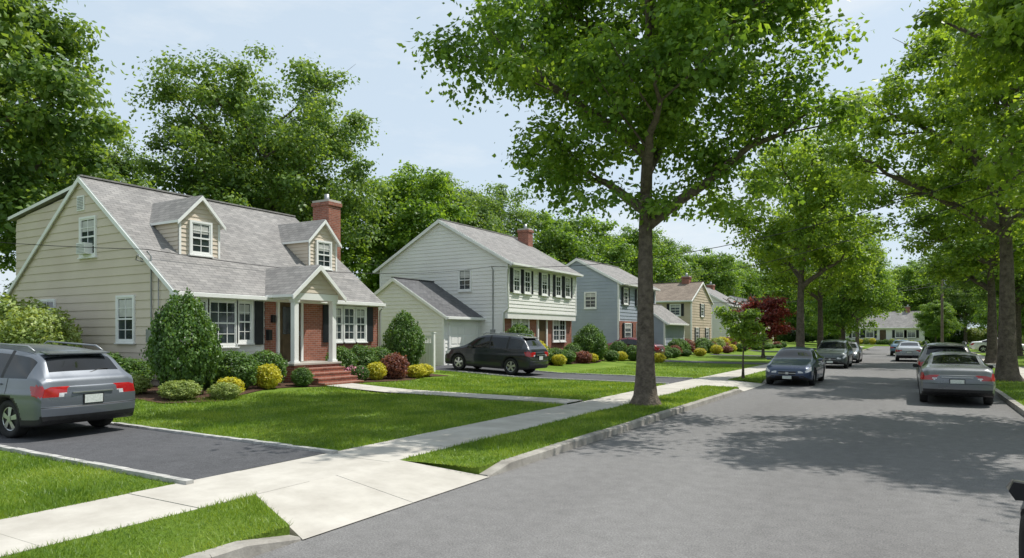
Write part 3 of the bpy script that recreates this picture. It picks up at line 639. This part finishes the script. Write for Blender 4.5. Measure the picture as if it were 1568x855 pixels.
for i in range(46):
    y=46.5+i*1.02
    if inap(y): continue
    k=rnd.choice(['box','box2','gold','red','box','lime','egg']); r=rnd.uniform(.5,.9); shrub(k,rnd.uniform(-17.4,-15.8),y,r,r*rnd.uniform(1.1,1.9))
for i in range(26):
    shrub(rnd.choice(['box','gold','lime','box2','red']),rnd.uniform(-15.6,-14.6),47+i*1.9,.5,rnd.uniform(.5,.9))
for i in range(14): shrub(rnd.choice(['box','gold','lime','box2']),-11.3+i*1.0,135.6,.6,rnd.uniform(.8,1.3))
for i in range(30): shrub(rnd.choice(['box','box2','lime','red']),12.2+rnd.uniform(-.4,.4),30+i*2.6,.9,rnd.uniform(1.0,1.9))
for i in range(34): shrub(rnd.choice(['box','box2','lime','box']),-70+i*3.2,150+rnd.uniform(-3,3),2.4,rnd.uniform(2.2,3.6))
rg=np.random.default_rng(9)
fp=np.column_stack([rg.normal(-17.2,.3,260),rg.normal(17.85,.16,260),rg.uniform(.4,.85,260)])
put('flowering_plant',finish_leaf_mesh('flowering_plant',MB(),leafquads(fp,.06,rg,.2),'flower'),(0,0,0))
# ------------------------------------------------------------------ grass blades
rg=np.random.default_rng(77)
def blades(x0,x1,y0,y1,dens,excl,tri=None):
    n=int((x1-x0)*(y1-y0)*dens); x=rg.uniform(x0,x1,n); y=rg.uniform(y0,y1,n)
    d=np.sqrt(x*x+y*y); keep=rg.uniform(size=n)<np.clip((9.0/d)**1.5,.05,1)
    for a in excl: keep&=~((x>a[0])&(x<a[1])&(y>a[2])&(y<a[3]))
    if tri: keep&=tri(x,y)
    return x[keep],y[keep],d[keep]
regs=[(-6.44,-5.13,2,4.55,2400,[]),(-6.44,-5.13,4.55,5.2,2400,[],lambda x,y:y<5.18-(x+6.44)*.5),(-6.44,-5.13,7.75,24,2400,[]),(-17.5,-7.72,7.64,24.2,2200,[(-30,-16.0,10,15.7),(-30,-15.9,17.4,23),(-18,-7.7,15.9,17.0)]),
      (-15.5,-7.72,1.0,5.13,2200,[]),(-14,-7.72,27.7,42,900,[]),(-6.44,-5.13,28,42,900,[]),(2.42,3.8,18,40,700,[])]
VX=[]
for r in regs:
    x,y,d=blades(*r)
    z=np.where((x>-6.6)&(x<-5),.125,np.interp(x,BX,BZ)); sc=np.clip(d/9,.8,2.6)**.8
    h=rg.uniform(.025,.06,len(x))*(.8+.25*sc)*(1+.35*np.sin(x*1.7+y*.6)*np.sin(y*2.1)); w=rg.uniform(.0035,.007,len(x))*sc; a=rg.uniform(0,6.283,len(x)); l=rg.normal(0,.028,(len(x),2))
    v=np.empty((len(x),3,3)); v[:,0]=np.column_stack([x-np.cos(a)*w,y-np.sin(a)*w,z-.005]); v[:,1]=np.column_stack([x+np.cos(a)*w,y+np.sin(a)*w,z-.005]); v[:,2]=np.column_stack([x+l[:,0],y+l[:,1],z+h])
    VX.append(v.reshape(-1,3))
V=np.vstack(VX); me=bpy.data.meshes.new('grass'); me.from_pydata(V.tolist(),[],np.arange(len(V)).reshape(-1,3).tolist()); me.materials.append(M['blade'])
o=bpy.data.objects.new('grass',me); COL.objects.link(o)

# ------------------------------------------------------------------ cars
SUV=dict(keys=[(0,.60,.34,.60,.64,.46),(.06,.76,.28,.72,.78,.60),(.22,.85,.24,.84,.92,.68),(1.1,.90,.22,.98,1.06,.76),(1.75,.91,.22,1.01,1.55,.64),(2.3,.91,.22,1.03,1.65,.65),(3.3,.91,.22,1.07,1.64,.65),(3.95,.905,.24,1.10,1.57,.62),(4.28,.89,.27,1.12,1.17,.72),(4.37,.87,.30,1.04,1.09,.72),(4.42,.84,.36,.94,.98,.70)],
  ws=(3.12,3.95),rw=(7.14,7.86),pill=(2.42,3.32),gl=(1.28,4.02),wr=.345,fw=.86,rwx=3.52,L=4.42)
SEDAN=dict(keys=[(0,.58,.32,.54,.58,.46),(.07,.74,.26,.63,.68,.58),(.3,.84,.2,.73,.80,.66),(1.3,.89,.2,.88,.96,.74),(2.0,.90,.2,.91,1.37,.58),(2.5,.90,.2,.92,1.45,.58),(3.1,.90,.2,.95,1.41,.57),(3.95,.88,.22,1.0,1.07,.66),(4.45,.87,.26,.99,1.05,.70),(4.6,.84,.3,.92,.98,.68),(4.68,.80,.36,.80,.84,.64)],
  ws=(3.12,3.95),rw=(6.1,6.92),pill=(2.5,3.3),gl=(1.5,3.78),wr=.325,fw=.9,rwx=3.68,L=4.68)
def car(name,spec,col,loc,rz,sx=1.0,sz=1.0,pitch=0,sub=9,rail=False):
    pm='paint_'+str(len([k for k in M if k.startswith('paint')])); M[pm]=paint(pm,col)
    K=np.array(spec['keys']); nk=len(K); L=spec['L']
    us=np.linspace(0,nk-1,(nk-1)*sub+1)
    A=np.column_stack([np.interp(us,range(nk),K[:,c]) for c in range(6)])
    B=A.copy(); r=3
    for i in range(len(A)):
        q=min(r,i,len(A)-1-i); B[i]=A[i-q:i+q+1].mean(axis=0)
    rows=[];uu=[]
    for i in range(len(B)-1):
        n=max(1,int(abs(B[i+1,0]-B[i,0])/.035)+1)
        for j in range(n): rows.append(B[i]+(B[i+1]-B[i])*j/n); uu.append(us[i]+(us[i+1]-us[i])*j/n)
    rows.append(B[-1]); uu.append(us[-1]); A=np.array(rows); uu=np.array(uu)
    nb,ns,ng,nr=2,20,7,8
    def section(a):
        x,w,zb,zl,zt,wr=a; pts=[]
        for k in range(nb): pts.append((w*.9*k/nb,zb))
        for k in range(ns+1):
            t=k/ns; y=w*(.93+.07*math.sin(math.pi*min(1,t*.80+.16)))
            if .62<t<.74: y+=.008
            pts.append((y,zb+(zl-zb)*t))
        zr=zl+(zt-zl)*.88; y0=pts[-1][0]
        for k in range(1,ng+1):
            t=k/ng; pts.append((y0+(wr-y0)*(t**1.15),zl+(zr-zl)*t))
        for k in range(1,nr+1):
            t=k/nr; y=wr*(1-t); pts.append((y,zr+(zt-zr)*(1-(y/wr)**2.4)))
        return pts
    sec=[section(a) for a in A]; npn=len(sec[0]); segS0,segG0,segR0=nb,nb+ns,nb+ns+ng
    wheels=(spec['fw'],spec['rwx']); RW=spec['wr']; RA=RW+.055; wz=RW
    b=MB(); 
    names=[pm,'cglass','black','red','lamp']; 
    for n_ in names: b.mi(n_)
    idx={}
    for side in(1,-1):
        for i,a in enumerate(A):
            for k,(y,z) in enumerate(sec[i]):
                x=a[0]
                if segS0-1<=k<=segG0:
                    for wx in wheels:
                        dd=math.hypot(x-wx,z-wz)
                        if abs(dd-RA)<.022 and dd>0: x=wx+(x-wx)*RA/dd; z=wz+(z-wz)*RA/dd
                        elif dd<RA-.02: y=min(y,.62)
                idx[(side,i,k)]=len(b.v); b.v.append((x,y*side,z))
    def addf(q,m_,sm=True): b.f.append(q); b.m.append(names.index(m_)); b.sm.append(sm)
    suv=L<4.5
    tz0,tz1=(.80,1.0) if suv else (.70,.90)
    for side in(1,-1):
        for i in range(len(A)-1):
            for k in range(npn-1):
                q=(idx[(side,i,k)],idx[(side,i+1,k)],idx[(side,i+1,k+1)],idx[(side,i,k+1)])
                if side<0: q=q[::-1]
                cx=np.mean([b.v[j][0] for j in q]); cy=abs(np.mean([b.v[j][1] for j in q])); cz=np.mean([b.v[j][2] for j in q]); u=(uu[i]+uu[i+1])/2
                a=A[i]; m_=pm
                if k<segS0: m_='black'
                elif k<segG0:
                    for wx in wheels:
                        if math.hypot(cx-wx,cz-wz)<RA: m_='black'
                        elif rail and math.hypot(cx-wx,cz-wz)<RA+.045: m_='black'
                    if cz<a[2]+(.12 if rail else .05): m_='black'
                    t=(cz-a[2])/(a[3]-a[2])
                    if cx>L-.30+(tz1-cz)*.7 and tz0<cz<tz1: m_='red'
                    if cx<.40 and t>.74 and cx<.42-(1-t)*.4 and cx>.03: m_='lamp'
                elif k<segR0:
                    gh=a[4]-a[3]; rel=(k-segG0+.5)/ng
                    if spec['gl'][0]<cx<spec['gl'][1] and gh>.12:
                        m_='cglass' if rel<.9 else pm
                        if abs(cx-spec['pill'][0])<.04 or abs(cx-spec['pill'][1])<.045: m_='black'
                else:
                    if spec['ws'][0]<u<spec['ws'][1] and cy<a[5]*.96: m_='cglass'
                    if spec['rw'][0]<u<spec['rw'][1] and cy<a[5]*.9: m_='cglass'
                addf(q,m_)
    MC=40
    for end,i0 in((0,0),(1,len(A)-1)):
        a=A[i0]; grid=[]
        rowsec=[]
        for k in range(npn-1):
            (y0_,z0_),(y1_,z1_)=sec[i0][k],sec[i0][k+1]
            nn=2 if segS0<=k<segG0 else 1
            for j in range(nn): rowsec.append((y0_+(y1_-y0_)*j/nn,z0_+(z1_-z0_)*j/nn))
        rowsec.append(sec[i0][-1])
        for (y,z) in rowsec:
            row=[]
            for c in range(MC+1):
                yy=-y+2*y*c/MC; bu=.07*(1-(yy/a[1])**2)*(1 if end else -1)
                zc=(z-a[2])/(a[4]-a[2]+1e-6); bu*=math.sin(math.pi*min(1,max(0,zc)))**.4 if 0<zc<1 else 0
                if end and zc>0: bu+=.035*(1 if z<.62 and zc>.02 else 0)*(1-(yy/a[1])**4)
                row.append(len(b.v)); b.v.append((a[0]+bu,yy,z))
            grid.append(row)
        for k in range(len(rowsec)-1):
            for c in range(MC):
                q=(grid[k][c],grid[k][c+1],grid[k+1][c+1],grid[k+1][c])
                cy=abs(np.mean([b.v[j][1] for j in q])); cz=np.mean([b.v[j][2] for j in q]); m_=pm
                H_=a[4]-a[2]; t=(cz-a[2])/H_
                if end==0:
                    if t<.28 and cy<.42: m_='black'
                    elif .45<t<.93 and cy<.30: m_='black'
                    elif .7<t<.98 and cy>.38: m_='lamp'
                    elif .1<t<.3 and cy>.47: m_='black'
                else:
                    if cz<a[2]+.10: m_='black'
                    elif tz0<cz<tz1 and cy>.50-(cz-tz0)*.6:
                        m_='red'
                        if cy<.56 and cz<tz0+.07 : m_='lamp'
                    elif .60<cz<.615: m_='black'
                addf(q,m_)
    dt=MB()
    def sy(x,z):
        i=int(np.argmin(abs(A[:,0]-x))); s=sec[i][segS0:segG0+1]; return float(np.interp(z,[p[1] for p in s],[p[0] for p in s]))
    for s in(1,-1):
        for x in(spec['gl'][0]+.02,spec['pill'][0],spec['pill'][1]+(.18 if suv else .1)):
            i=int(np.argmin(abs(A[:,0]-x))); zl=A[i][3]; pr=None
            for k in range(9):
                z=.34+(zl-.34)*k/8
                if math.hypot(x-spec['rwx'],z-wz)<RA+.05: continue
                cur=(x,s*(sy(x,z)+.003),z)
                if pr: dt.face([(pr[0]-.006,pr[1],pr[2]),(pr[0]+.006,pr[1],pr[2]),(cur[0]+.006,cur[1],cur[2]),(cur[0]-.006,cur[1],cur[2])],'black')
                pr=cur
        for x in(spec['pill'][0]-.22,spec['pill'][1]-.14):
            z=A[int(np.argmin(abs(A[:,0]-x)))][3]-.1; y=sy(x,z); dt.box(x,x+.17,s*(y-.01),s*(y+.028),z-.014,z+.014,pm)
        x=spec['gl'][0]+.18; z=A[int(np.argmin(abs(A[:,0]-x)))][3]+.06; y=sy(x,z-.1)
        mp=[]
        for (dx,h) in((-.02,.035),(.03,.075),(.11,.085),(.14,.078)):
            mp.append([(x+dx,s*(y-.03),z-.02),(x+dx,s*(y+.06),z-h*.55),(x+dx,s*(y+.16),z-h*.6),(x+dx,s*(y+.195),z+h*.1),(x+dx,s*(y+.17),z+h*.85),(x+dx,s*(y+.05),z+h*.7)])
        for A_,B_ in zip(mp[:-1],mp[1:]):
            for k in range(6): dt.face([A_[k],A_[(k+1)%6],B_[(k+1)%6],B_[k]],pm)
        dt.face(mp[0],pm); dt.face(mp[-1],'black')
        if rail:
            zr=A[int(np.argmin(abs(A[:,0]-2.8)))][4]; wr_=.60
            dt.tube([(1.95,s*wr_,zr-.07),(2.1,s*wr_,zr+.02),(3.6,s*wr_,zr+.01),(3.8,s*wr_,zr-.08)],.018,'metal',6)
    xe=A[-1][0]+.072; zt=A[-1][4]; zm=A[-1][2]+.60*(zt-A[-1][2])
    dt.box(xe-.03,xe+.012,-.16,.16,zm-.075,zm+.075,'plate'); dt.box(xe-.03,xe+.008,-.18,.18,zm-.09,zm+.09,'black')
    dt.box(xe-.06,xe+.006,-.36,.36,zm+.12,zm+.14,'rim')
    if suv:
        dt.prism([(3.86,-.56,1.575),(4.07,-.54,1.545),(4.07,-.54,1.525),(3.86,-.56,1.55)],(0,1.1,0),pm)
        dt.tube([(4.27,.0,1.17),(4.22,.25,1.24),(4.22,.42,1.25)],.01,'black',5)
    x0=A[0][0]-.072; zf=A[0][2]+.62*(A[0][4]-A[0][2]); dt.box(x0-.006,x0+.03,-.16,.16,zf-.2,zf-.09,'plate'); dt.box(x0-.012,x0+.03,-.3,.3,zf-.0,zf+.018,'rim'); dt.box(x0-.016,x0+.03,-.05,.05,zf-.03,zf+.05,'rim')
    e=bpy.data.objects.new(name,None); e.location=loc; e.rotation_euler=(0,pitch,rz); e.scale=(sx,1,sz); COL.objects.link(e)
    org=(L/2,0,0)
    b.build('body',e,org,uv=False); dt.build('trim',e,org,uv=False)
    wi=0
    for wx in wheels:
        for s in(1,-1):
            wm=MB(); yo=.865; prof=[(.16,RW*.62),(.185,RW*.70),(.20,RW*.9),(.175,RW*.985),(.12,RW),(.03,RW),(0,RW*.97),(0,.1)]
            n=28; base=len(wm.v); mi=wm.mi('tyre')
            for yy,rr in prof:
                for k in range(n): wm.v.append((wx+rr*math.cos(6.2832*k/n),s*(yo-.2+yy),wz+rr*math.sin(6.2832*k/n)))
            for p_ in range(len(prof)-1):
                for k in range(n):
                    k2=(k+1)%n; wm.f.append((base+p_*n+k,base+p_*n+k2,base+(p_+1)*n+k2,base+(p_+1)*n+k)); wm.m.append(mi); wm.sm.append(True)
            ro=RW*.66; yb=s*(yo-.055)
            wm.face([(wx+ro*math.cos(6.2832*k/n),yb,wz+ro*math.sin(6.2832*k/n)) for k in range(n)],'black')
            for k in range(n):
                a0,a1=6.2832*k/n,6.2832*(k+1)/n
                q=[(wx+r_*math.cos(a_),s*(yo+o_),wz+r_*math.sin(a_)) for r_,a_,o_ in((ro,a0,-.035),(ro,a1,-.035),(ro*.88,a1,-.045),(ro*.88,a0,-.045))]; wm.face(q,'rim',True)
            for k in range(5):
                a_=6.2832*k/5+.3
                for da in(-.13,.13):
                    c,sn=math.cos(a_+da),math.sin(a_+da); tx,tz=-sn,c; w1=.022
                    q=[(wx+c*.03+tx*w1*1.2,s*(yo-.028),wz+sn*.03+tz*w1*1.2),(wx+c*ro*.92+tx*w1,s*(yo-.04),wz+sn*ro*.92+tz*w1),(wx+c*ro*.92-tx*w1,s*(yo-.04),wz+sn*ro*.92-tz*w1),(wx+c*.03-tx*w1*1.2,s*(yo-.028),wz+sn*.03-tz*w1*1.2)]
                    wm.face(q,'rim')
            wm.face([(wx+.05*math.cos(6.2832*k/12),s*(yo-.024),wz+.05*math.sin(6.2832*k/12)) for k in range(12)],'rim')
            wi+=1; wm.build('wheel_%d'%wi,e,org,uv=False)
    return e
def pz(x0):  # ground height and slope under a car standing in a left-hand driveway
    a,b=gz(x0-1.35),gz(x0+1.35); return (a+b)/2+.014, math.atan((a-b)/2.7)
z_,p_=pz(-14.75); car('parked_suv',SUV,(.13,.145,.17),(-14.75,6.42,z_),math.radians(5),1.0,.95,pitch=p_,rail=True)
z_,p_=pz(-16.15); car('parked_suv',SUV,(.018,.022,.03),(-16.15,25.85,z_),0,1.02,1.04,pitch=p_,rail=True)
car('parked_car',SEDAN,(.035,.055,.11),(-4.1,29.6,.002),math.radians(90))
car('parked_suv',SUV,(.05,.065,.065),(-4.1,44.5,.002),math.radians(90))
car('parked_car',SEDAN,(.2,.2,.21),(-4.05,53,.002),math.radians(90))
car('parked_car',SEDAN,(.145,.155,.17),(1.0,24.3,.002),math.radians(-90))
car('parked_suv',SUV,(.17,.165,.16),(.98,30.6,.002),math.radians(-90),1.05,1.0,rail=True)
car('parked_car',SEDAN,(.35,.37,.4),(-.3,58,.002),math.radians(-90))
car('parked_car',SEDAN,(.12,.2,.28),(-1.0,72,.002),math.radians(-90))
car('parked_car',SEDAN,(.75,.75,.74),(7.2,82.2,.17),math.radians(180))
z_,p_=pz(-16.9); car('parked_car',SEDAN,(.14,.015,.02),(-16.9,44.3,z_),0,pitch=p_)
car('parked_car',SEDAN,(.02,.022,.03),(1.555,4.75,.002),math.radians(-90))

# ------------------------------------------------------------------ poles, wires
def pole(x,y,h=9.3):
    p=MB(); p.tube([(0,0,-.2),(0,0,h*.5),(0,0,h)],[.17,.14,.11],'wood',10); p.box(-1.1,1.1,-.16,-.06,h-.75,h-.63,'wood')
    for k in(-1,-.5,.5,1): p.tube([(k,-.11,h-.63),(k,-.11,h-.45)],.03,'metal',6)
    p.tube([(.3,0,h-2.2),(.3,0,h-1.4)],.17,'metal',10)
    o=p.build('utility_pole'); o.location=(x,y,.12)
pole(2.75,92,9.6); pole(5.4,27,9.6)
def wire(pts,sag,name='overhead_wire',r=.011):
    c=bpy.data.curves.new(name,'CURVE'); c.dimensions='3D'; c.bevel_depth=r; c.bevel_resolution=1
    for p,q in zip(pts[:-1],pts[1:]):
        s=c.splines.new('POLY'); s.points.add(16)
        for i in range(17):
            t=i/16; s.points[i].co=(p[0]+(q[0]-p[0])*t,p[1]+(q[1]-p[1])*t,p[2]+(q[2]-p[2])*t-sag*4*t*(1-t),1)
    c.materials.append(M['wire']); o=bpy.data.objects.new(name,c); COL.objects.link(o)
for k in(-1,-.5,.5,1): wire([(5.4+k,27,9.3),(2.75+k,92,9.3),(2.75+k,140,9)],.9,r=.018)
wire([(5.4,27,7.2),(2.6,92,7.2)],1.0,r=.03)
wire([(5.4,27,8.2),(-19.6,31.1,5.6)],1.3,r=.015)
wire([(5.4,27,7.6),(-18,46.1,5.5)],.9,r=.015)
wire([(2.75,92,8.0),(-17.9,79,5.2)],.5,r=.025); wire([(2.75,92,7.6),(-17.7,66,5.0)],.6,r=.025)
wire([(-19.85,12.1,4.5),(-19.6,31.1,5.6)],.55,r=.012)
wire([(-19.85,12.1,4.5),(-45,4,8.5)],.7,r=.011); wire([(-24,60,6.5),(-45,9,9)],.7,r=.011)

# ------------------------------------------------------------------ light, sky, camera
el=math.radians(62); az=math.radians(43)
sd=Vector((math.sin(az)*math.cos(el),math.cos(az)*math.cos(el),math.sin(el)))
sun=bpy.data.lights.new('sun','SUN'); sun.energy=5.0; sun.angle=math.radians(.5); sun.color=(1,.965,.90)
so=bpy.data.objects.new('sun',sun); so.rotation_euler=sd.to_track_quat('Z','Y').to_euler(); so.location=(0,0,50); COL.objects.link(so)
w=bpy.data.worlds.new('World'); S.world=w; w.use_nodes=True; nt=w.node_tree
bg=nt.nodes['Background']; sk=nt.nodes.new('ShaderNodeTexSky'); sk.sky_type='NISHITA'; sk.sun_disc=False; sk.sun_elevation=el; sk.sun_rotation=az; sk.dust_density=2.0; sk.air_density=1.0
haze=nt.nodes.new('ShaderNodeMix'); haze.data_type='RGBA'; haze.inputs[0].default_value=.8; haze.inputs[7].default_value=(4.75,5.6,6.35,1)
nt.links.new(sk.outputs[0],haze.inputs[6])
tc=nt.nodes.new('ShaderNodeTexCoord'); mp=nt.nodes.new('ShaderNodeMapping'); mp.inputs['Scale'].default_value=(1.2,1.2,4.0)
n=nt.nodes.new('ShaderNodeTexNoise'); n.inputs['Scale'].default_value=1.7; n.inputs['Detail'].default_value=9; n.inputs['Roughness'].default_value=.62
nt.links.new(tc.outputs['Generated'],mp.inputs[0]); nt.links.new(mp.outputs[0],n.inputs['Vector'])
r=ramp(nt,[(.48,.0),(.74,.8)]); nt.links.new(n.outputs['Fac'],r.inputs['Fac'])
mx=nt.nodes.new('ShaderNodeMix'); mx.data_type='RGBA'; mx.inputs[7].default_value=(6.2,6.45,6.6,1)
nt.links.new(r.outputs['Color'],mx.inputs[0]); nt.links.new(haze.outputs[2],mx.inputs[6]); nt.links.new(mx.outputs[2],bg.inputs['Color'])
bg.inputs['Strength'].default_value=.15
cam=bpy.data.cameras.new('camera'); cam.lens=24; cam.sensor_width=36; cam.shift_y=.0539; cam.clip_end=3000; cam.clip_start=.1
co=bpy.data.objects.new('camera',cam); co.location=(0,0,1.95); co.rotation_euler=(math.radians(90),0,math.radians(30.5)); COL.objects.link(co); S.camera=co
S.view_settings.view_transform='Standard'; S.view_settings.look='None'; S.view_settings.exposure=0
